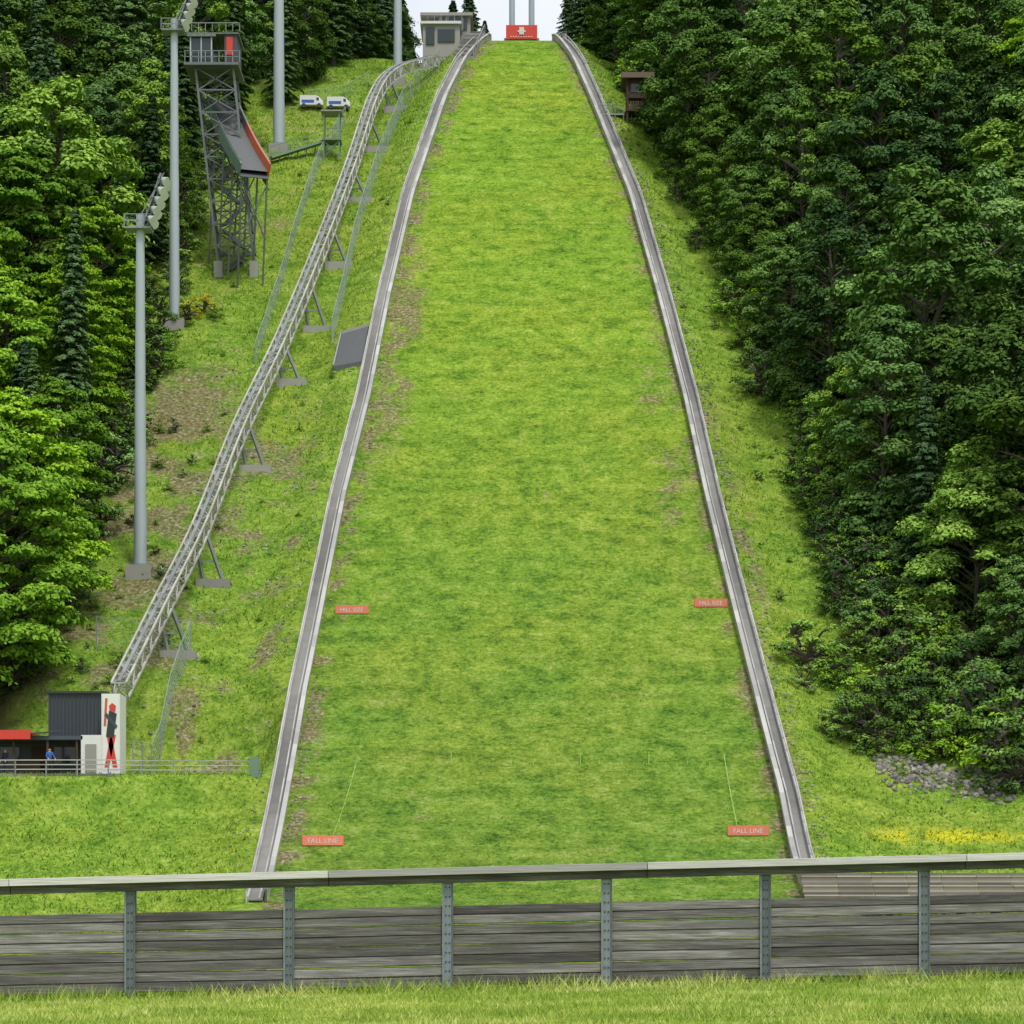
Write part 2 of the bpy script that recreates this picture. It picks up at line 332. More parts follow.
def broadleaf(name,Ht=20,R=4.6,z0=0.06,ncl=80,per=400,ls=0.19,mat='leaf',point=0.8,flat=0.75,nz=.35):
    wood=[]; p=np.array([0,0,-1.]); r=0.34*Ht/20
    steps=7; px=[p]
    for k in range(1,steps+1):
        q=np.array([rng.normal(0,.25),rng.normal(0,.25),Ht*.88*k/steps]); r2=r*(0.83)
        wood.append(cylarr(px[-1],q,r,r2,8)); px.append(q); r=r2
    C=[];Nn=[];Sz=[];Va=[]
    for k in range(ncl):
        t=((k+rng.uniform(0,1))/ncl)**0.85; env=R*max(0.12,(math.sin(math.pi*min(.98,(t*0.92+.06))**point)))**0.7
        a=k*2.399+rng.normal(0,.35); rr=env*rng.uniform(.45,1.0)**.6*rng.uniform(.8,1.2)
        if t>.93: rr*=.4
        c=np.array([math.cos(a)*rr,math.sin(a)*rr,Ht*(z0+(1-z0)*t*.95)+rng.normal(0,.4)])
        cr=rng.uniform(.6,1.6)*R/4.6*(1.15-.45*t)
        zi=max(0.5,c[2]-rr*.55); base=px[min(steps,int(zi/(Ht*.88)*steps))].copy(); base[2]=zi
        mid=(base+c)/2+np.array([0,0,.25]); wood.append(cylarr(base,mid,.10,.06,4)); wood.append(cylarr(mid,c,.06,.02,4))
        nn=int(per*cr*cr/1.3); d=rng.normal(size=(nn,3)); d/=np.linalg.norm(d,axis=1,keepdims=True)
        d[:,2]=np.where(d[:,2]<-.3,-d[:,2],d[:,2])
        rad=cr*rng.uniform(.3,1.0,nn)**.5*(1+.22*np.sin(d[:,0]*7+k)*np.cos(d[:,1]*6+k*2)+.15*np.sin(d[:,2]*11+d[:,0]*13+k))
        pos=c+d*rad[:,None]*np.array([1.15,1.15,flat])
        pos[:,2]-=((pos[:,0]-c[0])**2+(pos[:,1]-c[1])**2)*.10
        C.append(pos); Nn.append(d*.75+np.array([math.cos(a)*.2,math.sin(a)*.2,.6])+rng.normal(0,nz,(nn,3)))
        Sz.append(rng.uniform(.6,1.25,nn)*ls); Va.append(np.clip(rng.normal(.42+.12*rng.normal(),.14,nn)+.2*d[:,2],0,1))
    C=np.concatenate(C);Nn=np.concatenate(Nn);Sz=np.concatenate(Sz);Va=np.concatenate(Va)
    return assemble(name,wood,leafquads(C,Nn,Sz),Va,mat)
def spruce(name,Ht=24,R=3.6,mat='needle',dens=1.0):
    wood=[cylarr((0,0,-1),(0,0,Ht*.5),.33,.2,8),cylarr((0,0,Ht*.5),(0,0,Ht),.2,.02,6)]
    C=[];Nn=[];Sz=[];Va=[]; z=Ht*.07; 
    while z<Ht*.985:
        t=z/Ht; L0=R*(1-t)**.8*(1 if t>.15 else .8)+.18
        nb=int(6+5*(1-t)); a0=rng.uniform(0,6.28)
        for k in range(nb):
            a=a0+k*2*math.pi/nb+rng.normal(0,.2); L=L0*rng.uniform(.7,1.15)
            if rng.uniform()<.06: continue
            n_=int(42*L*dens)+14; s=rng.uniform(0.08,1,n_)**.7; sag=.28+.1*rng.normal()
            w=(1-s)*.55*min(1,L/2)+.14; side=rng.normal(0,1,n_)*w*.6
            rx=s*L; zz=z+0.18*L*np.sin(s*2.2)-sag*L*s**1.6-np.abs(side)*.25-rng.uniform(0,.22,n_)
            C.append(np.stack([math.cos(a)*rx-math.sin(a)*side,math.sin(a)*rx+math.cos(a)*side,zz],1))
            Nn.append(np.stack([math.cos(a)*.6+rng.normal(0,.3,n_),math.sin(a)*.6+rng.normal(0,.3,n_),.7+rng.normal(0,.25,n_)],1))
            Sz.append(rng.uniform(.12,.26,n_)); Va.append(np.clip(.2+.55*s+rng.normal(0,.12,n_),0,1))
            if k%2==0: wood.append(cylarr((0,0,z),(math.cos(a)*L*.7,math.sin(a)*L*.7,z-sag*L*.3),.05,.015,4))
        z+=.42+.25*(1-t)
    C=np.concatenate(C);Nn=np.concatenate(Nn);Sz=np.concatenate(Sz);Va=np.concatenate(Va)
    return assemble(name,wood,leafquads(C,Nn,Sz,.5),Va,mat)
BL=[broadleaf('broadleaf_a',20,5.2),broadleaf('broadleaf_b',22,4.8,ncl=88,point=1.0),broadleaf('broadleaf_c',17,5.3,ncl=72,point=.7),broadleaf('broadleaf_d',21,4.4,ncl=76,point=1.15)]
BE=[broadleaf('beech_a',20,5.6,ncl=95,per=330,ls=.20,mat='leafl',flat=.42,nz=.5),broadleaf('beech_b',18,5.2,ncl=85,per=330,ls=.20,mat='leafl',flat=.38,z0=.04,nz=.5)]
SP=[spruce('spruce_a'),spruce('spruce_b',26,3.2),spruce('spruce_c',21,3.8)]
SH=[broadleaf('shrub_a',2.6,1.5,z0=.02,ncl=26,per=650,ls=.10,mat='leaf',flat=.8),broadleaf('shrub_b',2.0,1.7,z0=.02,ncl=24,per=600,ls=.10,mat='leafl',flat=.8)]
YS=broadleaf('broom_bush_mesh',2.0,1.6,z0=.02,ncl=22,per=500,ls=.09,mat='yellowleaf',flat=.8)
def shrubmesh(): return SH[0] if random.random()<.72 else SH[1]

forest=empty('forest')
def plant(me,name,x,y,s,parent=None,sink=.3,wide=1):
    o=mkobj(name,me,parent); o.location=(x,y,h(x,y)-sink); o.rotation_euler=(random.gauss(0,.03),random.gauss(0,.03),random.uniform(0,6.28))
    o.scale=(s*wide*random.uniform(.9,1.12),s*wide*random.uniform(.9,1.12),s*random.uniform(.9,1.1)); return o
XR=lambda y: np.interp(y,[158,165,173,186,199,214,231,250,264,271,276,290,305,320,345],[41,38.5,34.5,29.4,26.4,24.8,22.6,19.6,18,18.6,18.2,15.6,13.5,11.5,13])
XLf=lambda y: np.interp(y,[166,176,190,214,228,240,262,275,283,292,300,320,345],[-42,-39,-36.5,-35.5,-35,-34.5,-34,-32,-26,-22,-17,-15.5,-14])
cnt=0
yy=168.0
while yy<366:
    lim=0.207*yy+7
    st=6.1 if yy<300 else 6.4
    for side in (1,-1):
        e=float(XR(yy)) if side>0 else -float(XLf(yy))
        x=e+random.uniform(0,2); first=True
        while x<lim+2:
            px=side*x+random.uniform(-1,1)*(0 if first else 1); py=yy+random.uniform(-1.8,1.8)
            near=abs(x-e)<4 and yy<300
            if side>0:
                r_=random.random(); kind='b' if r_<.90 else ('e' if r_<.93 else 's')
            else:
                kind='s' if random.random()<(.15 if yy<215 else .45) else ('e' if yy<225 else 'b')
            if kind=='b': mme=random.choice(BL); nm='broadleaf_tree'; s=random.uniform(.6,1.28)
            elif kind=='e': mme=random.choice(BE); nm='beech_tree'; s=random.uniform(.8,1.15)
            else: mme=random.choice(SP); nm='spruce_tree'; s=random.uniform(.75,1.1)
            if first: s=min(s,1.1)*.85
            if yy>300: s*=.9
            plant(mme,nm if near else 'forest_'+nm,px,py,s,None if near else forest); cnt+=1
            x+=st*random.uniform(.8,1.25); first=False
    yy+=st*.95
for (x,y,s) in [(-36.2,176,.95),(-36.5,184,1.0),(-35.5,192.5,.8)]:
    plant(BE[int(y)%2],'beech_tree',x,y,s)
for (x,y,s,w) in [(-5.6,328,.44,1.7),(-3.6,331,.30,1.7),(-8.0,330,.46,1.5),(7.4,326,.5,1.2),(9.2,322,.62,1.1),(11,324,.8,1)]:
    plant(SP[0],'spruce_tree',x,y,s,None,.3,w)
shr=empty('shrub_thicket')
for k in range(190):
    t=random.random()**1.2; y=163+t*42; x=float(XR(y))-random.uniform(-1.5,6.5)*(1-t*.6); s=random.uniform(.6,1.9)*(1.1-.5*t)
    plant(shrubmesh(),'shrub',x,y,s,shr,.1)
for k in range(60):
    y=random.uniform(167,187); x=random.uniform(float(np.interp(y,[166,175,187],[24.5,21.5,19.6])),float(XR(y))); plant(shrubmesh(),'shrub',x,y,random.uniform(.4,1.6),shr,.1)
for k in range(110):
    y=random.choice([random.uniform(200,266),random.uniform(277,292)]); x=float(XR(y))-random.uniform(-1.0,3.2); plant(shrubmesh(),'shrub',x,y,random.uniform(.4,1.5),shr,.1)
for (u,y,s) in [(21.5,170.5,.6),(20.6,176,.7),(20,187,.35),(20,204,.3),(18.4,228,.3)]:
    plant(SH[0],'shrub',u,y,s,shr,.1)
for k in range(90):
    y=random.uniform(172,262); x=float(XLf(y))+random.uniform(-1,4); plant(shrubmesh(),'shrub',x,y,random.uniform(.4,1.5),shr,.1)
for k in range(40):
    y=random.uniform(174,215); x=random.uniform(-33,-24); plant(shrubmesh(),'shrub',x,y,random.uniform(.15,.45),shr,.05)
for k in range(170):
    y=random.uniform(143,285); 
    if random.random()<.6: x=float(XR(y))-abs(random.gauss(0,4)); x=max(x,float(edR(y))+2.2)
    else: x=random.uniform(-32,float(edL(y))-2.2)
    if y<172 and x<-16: continue
    plant(SH[1],'weed_clump',x,y,random.uniform(.10,.22),shr,.03)
plant(YS,'broom_bush',-28.3,230,.9,None,.1); plant(YS,'broom_bush',-29.6,229,.7,None,.1)
plant(SH[1],'shrub',-27.2,229,.6,shr,.1); plant(SH[0],'shrub',-30.2,228,.8,shr,.1)

# ------------------------------------------------------------ side boards of the landing hill
def sideboard(edge,sgn,name):
    mb=MB(); ys_=np.arange(143,309,1.6); P_=[]
    for y in ys_:
        x=float(edge(y)); P_.append(Vector((x,y,h(x,y))))
    for n_,(a,b) in enumerate(zip(P_[:-1],P_[1:])):
        for j,zz in enumerate((.18,.42,.66)):
            mb.beam(a+Vector((0,0,zz)),b+Vector((0,0,zz)),.05,.21,'board')
        mb.beam(a+Vector((sgn*.04,0,.82)),b+Vector((sgn*.04,0,.82)),.30,.08,'rail')
        o=Vector((sgn*.35,0,0)); o2=Vector((sgn*1.15,0,0)); om=Vector((sgn*.70,0,0))
        # smooth metal service channel beside the boards
        mb.beam(a+om+Vector((0,0,.14)),b+om+Vector((0,0,.14)),.84,.08,'tread',var=.5+.3*math.sin(n_*.37))
        mb.beam(a+o+Vector((sgn*.12,0,.22)),b+o+Vector((sgn*.12,0,.22)),.10,.10,'rail')
        mb.beam(a+o2+Vector((0,0,.2)),b+o2+Vector((0,0,.2)),.16,.36,'rail')
        mb.beam(a+o2+Vector((0,0,.80)),b+o2+Vector((0,0,.80)),.09,.09,'rail')
        mb.beam(a+Vector((sgn*.09,0,-.3)),a+Vector((sgn*.09,0,.76)),.09,.09,'boardd')
        mb.beam(a+o2+Vector((sgn*.06,0,-.3)),a+o2+Vector((sgn*.06,0,.74)),.07,.07,'rail')
    mb.build(name)
sideboard(edL,-1,'landing_hill_side_board'); sideboard(edR,1,'landing_hill_side_board')

# ------------------------------------------------------------ inclined lift truss
TR=[(-26.2,167,14.0),(-25.1,178,20.6),(-23.6,189,28.0),(-22.1,203,38.2),(-20.1,217,48.2),(-18,234,60.8),(-16.3,252,73.6),(-14.9,271,86.9),(-13.2,282,93.3),(-9.6,290,97.2),(-8.2,294,98.6)]
def catmull(pts,step):
    P_=[Vector(p) for p in pts]; P_=[P_[0]*2-P_[1]]+P_+[P_[-1]*2-P_[-2]]; o=[]
    for i in range(1,len(P_)-2):
        n_=max(1,round((P_[i+1]-P_[i]).length/step))
        for k in range(n_):
            t=k/n_; a,b,c,d=P_[i-1:i+3]
            o.append(.5*((2*b)+(-a+c)*t+(2*a-5*b+4*c-d)*t*t+(-a+3*b-3*c+d)*t**3))
    o.append(P_[-2]); return o
tp=catmull(TR,1.5); mb=MB(); W=.5; Hh=.55
fr=[]
for i,p in enumerate(tp):
    d=(tp[min(i+1,len(tp)-1)]-tp[max(i-1,0)]).normalized(); s_=d.cross(Vector((0,0,1))).normalized(); u=s_.cross(d)
    fr.append([p+s_*W*a+u*Hh*b for a,b in ((-1,-1),(1,-1),(1,1),(-1,1))])
for i in range(len(fr)-1):
    a,b=fr[i],fr[i+1]
    for k in range(4): mb.beam(a[k],b[k],.14,.14,'truss')
    for k,l in ((0,1),(1,2),(2,3),(3,0)):
        mb.beam(a[k],a[l],.08,.08,'truss')
        if i%2: mb.beam(a[k],b[l],.08,.08,'truss')
        else: mb.beam(a[l],b[k],.08,.08,'truss')
    c0=(a[2]+a[3])/2; c1=(b[2]+b[3])/2
    mb.beam(c0+Vector((0,0,.12)),c1+Vector((0,0,.12)),.25,.08,'galv')
for p in (.10,.18,.30,.40,.49,.58,.68,.78,.88):
    i=int(p*len(tp)); c=tp[i]; a=fr[i]
    zg=h(c.x+.6,c.y+1.0)
    base=[Vector((c.x+.2,c.y+1.2,zg-.2)),Vector((c.x+1.7,c.y+1.2,h(c.x+1.7,c.y+1.2)-.2))]
    mb.beam(a[0],base[0],.22,.22,'galv'); mb.beam(a[1],base[1],.22,.22,'galv')
    m_=(a[0]+base[0])/2; n_=(a[1]+base[1])/2; mb.beam(m_,n_,.12,.12,'galv')
    g0=h(c.x+1,c.y+1.2)
    mb.box(c.x-.4,c.x+2.2,c.y+.6,c.y+1.9,g0-.8,g0+.22,'grey')
mb.build('inclined_lift_track')

# ------------------------------------------------------------ floodlight masts
def mast(x,y,Ht,r0=.5,r1=.3):
    mb=MB(); z=h(x,y); n=6
    mb.box(x-1.0,x+1.0,y-1.0,y+1.0,z-1.5,z+.45,'grey',.5)
    mb.cyl((x,y,z+.45),(x,y,z+.6),r0*1.45,r0*1.45,'galv',16,.5)
    for k in range(n):
        a=r0+(r1-r0)*k/n; b=r0+(r1-r0)*(k+1)/n
        mb.cyl((x,y,z+.3+Ht*k/n),(x,y,z+.3+Ht*(k+1)/n),a,b+.02,'mast',20,.5)
    zt=z+Ht
    mb.box(x-1.1,x+.9,y-.8,y+.8,zt-.9,zt-.8,'galv')
    for hh in (-.35,.15):
        for p,q in (((-1.1,-.8),(.9,-.8)),((-1.1,.8),(.9,.8)),((-1.1,-.8),(-1.1,.8))):
            mb.beam((x+p[0],y+p[1],zt+hh),(x+q[0],y+q[1],zt+hh),.06,.06,'galv')
    for p in ((-1.1,-.8),(-.1,-.8),(.9,-.8),(-1.1,.8),(-.1,.8),(.9,.8)):
        mb.beam((x+p[0],y+p[1],zt-.85),(x+p[0],y+p[1],zt+.15),.06,.06,'galv')
    top=Vector((x+1.7,y-.3,zt+3.2)); bot=Vector((x+.4,y-.3,zt-.6))
    for s_ in (-.7,.7): mb.beam(bot+Vector((0,s_,0)),top+Vector((0,s_,0)),.12,.12,'galv')
    mb.beam((x,y,zt+.2),top+Vector((.1,.3,.3)),.07,.07,'galv')
    for r in range(5):
        c=bot.lerp(top,(r+.6)/5.2)
        mb.beam(c+Vector((0,-1.0,0)),c+Vector((0,1.0,0)),.08,.08,'galv')
        for s_ in (-.7,0.05,.8):
            p=c+Vector((.25,s_,0)); d=Vector((.75,-.35,-.55)).normalized()
            mb.cyl(p,p+d*.42,.16,.33,'lamp',12); mb.cyl(p+d*.42,p+d*.45,.345,.345,'white',12); mb.cyl(p-d*.12,p,.10,.16,'dark',8)
    for k in range(int(Ht/.6)): mb.beam((x-.18,y+r0,z+.8+k*.6),(x+.18,y+r0,z+.8+k*.6),.04,.04,'galv')
    mb.build('floodlight_mast')
mast(-28.4,191,27.0); mast(-30.8,228,27.6); mast(-24.8,266,28.5,.62,.42); mast(-13.3,291,27,.5,.35)

# ------------------------------------------------------------ lattice start tower
mb=MB(); y0,y1=238.5,242.0
zb=min(h(-28,240),h(-24.4,240))-.3
B=[Vector((-28.0,y0,zb)),Vector((-24.6,y0,zb)),Vector((-24.6,y1,zb)),Vector((-28.0,y1,zb))]
T=[Vector((-30.2,y0,79.4)),Vector((-26.6,y0,79.4)),Vector((-26.6,y1,79.4)),Vector((-30.2,y1,79.4))]
nl=9
for k in range(nl):
    A=[B[i].lerp(T[i],k/nl) for i in range(4)]; C=[B[i].lerp(T[i],(k+1)/nl) for i in range(4)]
    for i in range(4):
        j=(i+1)%4
        mb.beam(A[i],C[i],.2,.2,'tsteel'); mb.beam(C[i],C[j],.13,.13,'tsteel'); mb.beam(A[i],C[j],.1,.1,'tsteel'); mb.beam(A[j],C[i],.1,.1,'tsteel')
    s0=A[0].lerp(A[2],.25); s1=C[0].lerp(C[2],.75)
    if k%2: s0=A[1].lerp(A[3],.25); s1=C[1].lerp(C[3],.75)
    mb.beam(s0,s1,.9,.12,'tsteel'); mb.beam(s0+Vector((0,-.4,.9)),s1+Vector((0,-.4,.9)),.06,.06,'galv')
for b_ in B: mb.box(b_.x-.4,b_.x+.4,b_.y-.4,b_.y+.4,b_.z-1,b_.z+.6,'grey')
mb.box(-31.2,-26.0,237.6,243,79.4,79.65,'tsteel')
mb.box(-30.6,-28.6,238.2,242.5,79.65,82.2,'glass'); mb.box(-30.9,-28.2,237.9,242.8,82.2,82.45,'tsteel')
for x in (-30.62,-29.6,-28.62): mb.box(x-.06,x+.06,238.1,238.2,79.65,82.2,'lamp')
mb.box(-27.4,-26.2,238.2,242,79.65,82.7,'slate'); mb.box(-27.2,-26.6,238.1,238.19,80.5,82.2,'red')
mb.box(-31.0,-26.0,238,242.8,82.46,82.6,'tsteel')
for x in np.arange(-31.1,-25.9,.65):
    mb.beam((x,237.7,79.65),(x,237.7,80.75),.06,.06,'galv')
    mb.beam((x,237.7,82.6),(x,237.7,83.4),.05,.05,'galv')
for z in (80.2,80.75): mb.beam((-31.2,237.7,z),(-26,237.7,z),.06,.06,'galv')
mb.beam((-31.2,237.7,83.4),(-26,237.7,83.4),.06,.06,'galv')
r0_=Vector((-28.4,243,77.6)); r1_=Vector((-24.0,233,68.0)); side=Vector((1,.35,0)).normalized()*1.35
rr=[r0_.lerp(r1_,t)+Vector((0,0,-.45*math.sin(math.pi*t))) for t in np.linspace(0,1,13)]
for n_,(a,b) in enumerate(zip(rr[:-1],rr[1:])):
    mb.quad([a-side,a+side,b+side,b-side],'mat',.5)
    mb.quad([a-side-Vector((0,0,.5)),b-side-Vector((0,0,.5)),b+side-Vector((0,0,.5)),a+side-Vector((0,0,.5))],'slate',.4)
    mb.beam(a+side+Vector((0,0,-.3)),b+side+Vector((0,0,-.3)),.12,2.1,'orange' if n_>3 else 'tsteel',var=.5)
    mb.beam(a+side+Vector((.1,0,.88)),b+side+Vector((.1,0,.88)),.16,.16,'galv',var=.5)
    mb.beam(a-side,b-side,.12,1.1,'green',var=.5)
    mb.beam(a-side+Vector((0,0,.9)),b-side+Vector((0,0,.9)),.08,.08,'tsteel')
for t in (3,6,9,12):
    for s_ in (-1,1):
        p=rr[t]+side*s_*.9-Vector((0,0,.4)); mb.beam(p,(p.x-.8,p.y+3.6*(t/12),h(p.x-.8,p.y+3.6*(t/12))-.3),.16,.16,'tsteel')
    mb.beam(rr[t]-side-Vector((0,0,.6)),rr[t]+side-Vector((0,0,.6)),.2,.2,'tsteel')
for t in (6,9,12):
    p=rr[t]+side*.9; q=rr[t]-side*.9; mb.beam((p.x,p.y+.5,p.z-1),(q.x-.3,q.y+1.5,q.z-6),.1,.1,'tsteel'); mb.beam((q.x,q.y+.5,q.z-1),(p.x-.3,p.y+1.5,p.z-6),.1,.1,'tsteel')
mb.build('lattice_start_tower')

mb=MB(); a=Vector((-25.3,262,h(-25.3,262)+.6)); b=Vector((-19.8,264,h(-19.8,264)+1.6))
mb.beam(a,b,1.2,.25,'green')
for t in np.linspace(0,1,7):
    p=a.lerp(b,t); mb.beam(p+Vector((0,-.6,0)),p+Vector((0,-.6,1.0)),.07,.07,'green'); mb.beam(p,(p.x,p.y,h(p.x,p.y)-.2),.12,.12,'green')
mb.beam(a+Vector((0,-.6,1)),b+Vector((0,-.6,1)),.07,.07,'green'); mb.beam(a+Vector((0,-.6,.5)),b+Vector((0,-.6,.5)),.05,.05,'green')
z=h(-19,264)
for x in (-19.8,-18.2):
    for y in (263.2,264.8): mb.beam((x,y,z-.4),(x,y,z+4.6),.13,.13,'green')
for zz in (1.7,2.9): mb.beam((-19.8,263.2,z+zz),(-18.2,263.2,z+zz),.1,.1,'green')
mb.box(-20,-18,263,265,z+1.6,z+1.75,'green'); mb.box(-20.1,-17.9,262.9,265.1,z+4.6,z+4.75,'grey')
mb.beam((-19.8,263.2,z-.2),(-18.2,263.2,z+1.6),.07,.07,'green'); mb.beam((-18.2,263.2,z-.2),(-19.8,263.2,z+1.6),.07,.07,'green')
mb.build('coach_stand')

for cx,yv in ((-22.4,281),(-19.4,281.5)):
    mb=MB(); z=h(cx,yv)+.1
    mb.box(cx-1.4,cx+.5,yv-.6,yv+.6,z+.3,z+1.35,'white',.6)
    mb.add([(cx+.5,yv-.58,z+.3),(cx+1.2,yv-.58,z+.3),(cx+1.2,yv+.58,z+.3),(cx+.5,yv+.58,z+.3),(cx+.5,yv-.55,z+1.28),(cx+.75,yv-.5,z+1.2),(cx+.75,yv+.5,z+1.2),(cx+.5,yv+.55,z+1.28),(cx+1.2,yv-.55,z+.75),(cx+1.2,yv+.55,z+.75)],
           [(0,1,8,5,4),(3,7,6,9,2),(4,5,6,7),(1,2,9,8),(3,2,1,0)],'white',.6)
    mb.quad([(cx+.77,yv-.48,z+1.18),(cx+1.21,yv-.5,z+.78),(cx+1.21,yv+.5,z+.78),(cx+.77,yv+.48,z+1.18)],'glass')
    mb.box(cx+.45,cx+.75,yv-.61,yv-.602,z+.8,z+1.1,'glass'); mb.box(cx-1.2,cx+.2,yv-.61,yv-.602,z+.5,z+.85,'blue')
    for wx in (-.95,.75):
        for wy in (-.6,.5): mb.cyl((cx+wx,yv+wy-.04,z+.22),(cx+wx,yv+wy+.14,z+.22),.24,.24,'dark',14)
    mb.build('delivery_van')

# ------------------------------------------------------------ wire fences
def wirefence(pts,Ht=2.2,name='wire_mesh_fence'):
    mb=MB(); P_=[]
    for a,b in zip(pts[:-1],pts[1:]):
        L=math.hypot(b[0]-a[0],b[1]-a[1]); n_=max(1,int(L/2.4))
        for k in range(n_): P_.append((a[0]+(b[0]-a[0])*k/n_,a[1]+(b[1]-a[1])*k/n_))
    P_.append(pts[-1]); Q=[Vector((p[0],p[1],h(*p))) for p in P_]
    for q in Q: mb.beam(q-Vector((0,0,.3)),q+Vector((0,0,Ht)),.07,.07,'galv')
    for a,b in zip(Q[:-1],Q[1:]):
        for zz in np.arange(.1,Ht+.01,.35): mb.beam(a+Vector((0,0,zz)),b+Vector((0,0,zz)),.015,.015,'wire')
        mb.beam(a+Vector((0,0,Ht)),b+Vector((0,0,Ht)),.04,.04,'wire')
        for k in range(6):
            c=a.lerp(b,k/6); mb.beam(c,c+Vector((0,0,Ht)),.012,.012,'wire')
    mb.build(name)
wirefence([(-22.8,222),(-21.6,240),(-20.4,258),(-18.4,276)],2.0)
wirefence([(-16.2,225),(-15.3,243),(-14.0,260),(-12.2,278),(-10.6,285),(-8.4,289)],2.4)
wirefence([(-30,180.5),(-23.2,180.5),(-24.2,172),(-24.8,163.5)],2.4)
wirefence([(-16.5,290),(-19,286),(-23,283)],1.6)
wirefence([(9.4,272),(11.5,272.5),(13,272)],1.2)
wirefence([(-5.2,304),(-3.6,308),(-2.6,314)],1.2)
wirefence([(6.6,304),(5.8,309),(5.4,315)],1.2)

# ------------------------------------------------------------ top of hill
mb=MB()
for x0,x1,yy0,yy1,z0,z1,k in [(-10.6,-6.2,297,303,98.5,104.0,'grey'),(-8.8,-5.0,300,308,102,106.0,'grey'),(-11,-4.7,299.5,308.5,106.0,106.35,'grey')]:
    mb.box(x0,x1,yy0,yy1,z0,z1,k)
mb.box(-10.9,-6.0,296.6,303,104.0,104.3,'white')
mb.box(-8.4,-5.4,299.85,299.98,104.4,105.8,'glass')
for x in (-7.9,-6.9,-5.9): mb.box(x-.05,x+.05,299.7,299.84,104.3,105.9,'galv')
mb.box(-10.2,-9.2,296.85,296.98,101.6,103.7,'glass'); mb.box(-8.8,-6.8,296.85,296.98,101.9,103.4,'glass')
for x in np.arange(-10.8,-6,.8): mb.beam((x,296.7,104.3),(x,296.7,105.2),.05,.05,'galv')
mb.beam((-10.8,296.7,105.2),(-6.1,296.7,105.2),.06,.06,'galv')
mb.build('judges_building')
mb=MB()
for k in range(14):
    mb.box(-6.9+k*.12,-4.5+k*.1,290+k*.8,290.75+k*.8,96+k*.45,97.9+k*.5,'boardd' if k%2 else 'tread')
for k in range(0,14,2):
    mb.beam((-4.45+k*.1,290+k*.8,97.5+k*.5),(-4.45+k*.1,290+k*.8,98.9+k*.5),.07,.07,'galv')
mb.beam((-4.45,290,98.9),(-3.25,299.6,104.9),.08,.08,'galv')
mb.build('grandstand_steps')
mb=MB(); zc=h(1.2,313)
mb.box(-1.0,3.4,312,316,zc-1,zc+.55,'grey')
mb.box(-.75,3.15,311.8,311.95,zc+.35,zc+2.1,'red')
mb.box(.9,1.5,311.7,311.78,zc+.9,zc+1.8,'white',.2); mb.box(.7,1.7,311.69,311.698,zc+1.2,zc+1.4,'white',.2)
for t in range(9): mb.box(-.2+t*.32,-.06+t*.32,311.7,311.78,zc+.55,zc+.68,'white',.2)
for x in (-.7,3.1): mb.beam((x,312,zc-.3),(x,312,zc+2.1),.1,.1,'galv')
mb.build('takeoff_table')
mb=MB(); zc=h(1,345)
for x in (.0,2.7):
    mb.cyl((x,345,zc-1),(x,345,zc+58),.42,.36,'mast',16,.5)
for k in range(4): mb.beam((0,345,zc+22+k*9),(2.7,345,zc+22+k*9),.3,.3,'mast')
mb.box(-1,3.7,343,349,zc+54,zc+57,'white'); mb.beam((1.35,344,zc+52),(1.35,420,zc+75),3,.5,'mast')
mb.build('inrun_tower')
mb=MB(); x,y=13.7,272; z=h(x,y)
for a in (-1.2,1.2):
    for b in (-1,1): mb.beam((x+a,y+b,z-1),(x+a,y+b,z+5),.2,.2,'brown')
mb.box(x-1.4,x+1.4,y-1.2,y+1.2,z+1.4,z+1.6,'brown')
mb.box(x-1.15,x+1.15,y-.9,y+1,z+2.9,z+4.9,'brown'); mb.box(x-.8,x+.8,y-.96,y-.9,z+3.5,z+4.4,'glass')
for k in range(9): mb.box(x-1.2+k*.27,x-1.0+k*.27,y-1.15,y-1.08,z+1.6,z+2.5,'brown')
mb.add([(x-1.8,y-1.6,z+4.9),(x+1.8,y-1.6,z+4.9),(x+1.8,y+1.6,z+4.9),(x-1.8,y+1.6,z+4.9),(x-1.8,y,z+6),(x+1.8,y,z+6)],[(0,1,5,4),(2,3,4,5),(0,4,3),(1,2,5),(3,2,1,0)],'brown')
mb.beam((x-1.2,y-1,z),(x+1.2,y-1,z+1.4),.08,.08,'brown')
mb.box(x-4.4,x-1.5,y-.5,y+.5,z+1.2,z+1.35,'galv'); mb.beam((x-4.4,y-.5,z+2.2),(x-1.5,y-.5,z+2.2),.07,.07,'galv')
for xx in (-4.3,-3.4,-2.5,-1.6): mb.beam((x+xx,y-.5,z-.5),(x+xx,y-.5,z+2.2),.07,.07,'galv')
mb.build('wooden_judge_hut')

mb=MB(); pts=[]
for y in (219.5,225.5):
    for x in (-15.6,-13.2): pts.append(Vector((x+(0.25 if y>222 else 0),y,h(x,y)+.45)))
mb.add([pts[0],pts[1],pts[3],pts[2]]+[p-Vector((0,0,1.4)) for p in (pts[0],pts[1],pts[3],pts[2])],[(0,1,2,3),(0,4,5,1),(1,5,6,2),(2,6,7,3),(3,7,4,0)],'mat')
mb.beam(pts[2]+Vector((0,.3,.1)),pts[3]+Vector((0,.3,.1)),.7,.3,'grey'); mb.beam(pts[0]+Vector((-.08,0,.06)),pts[2]+Vector((-.08,0,.06)),.12,.14,'galv')
mb.build('access_pad')

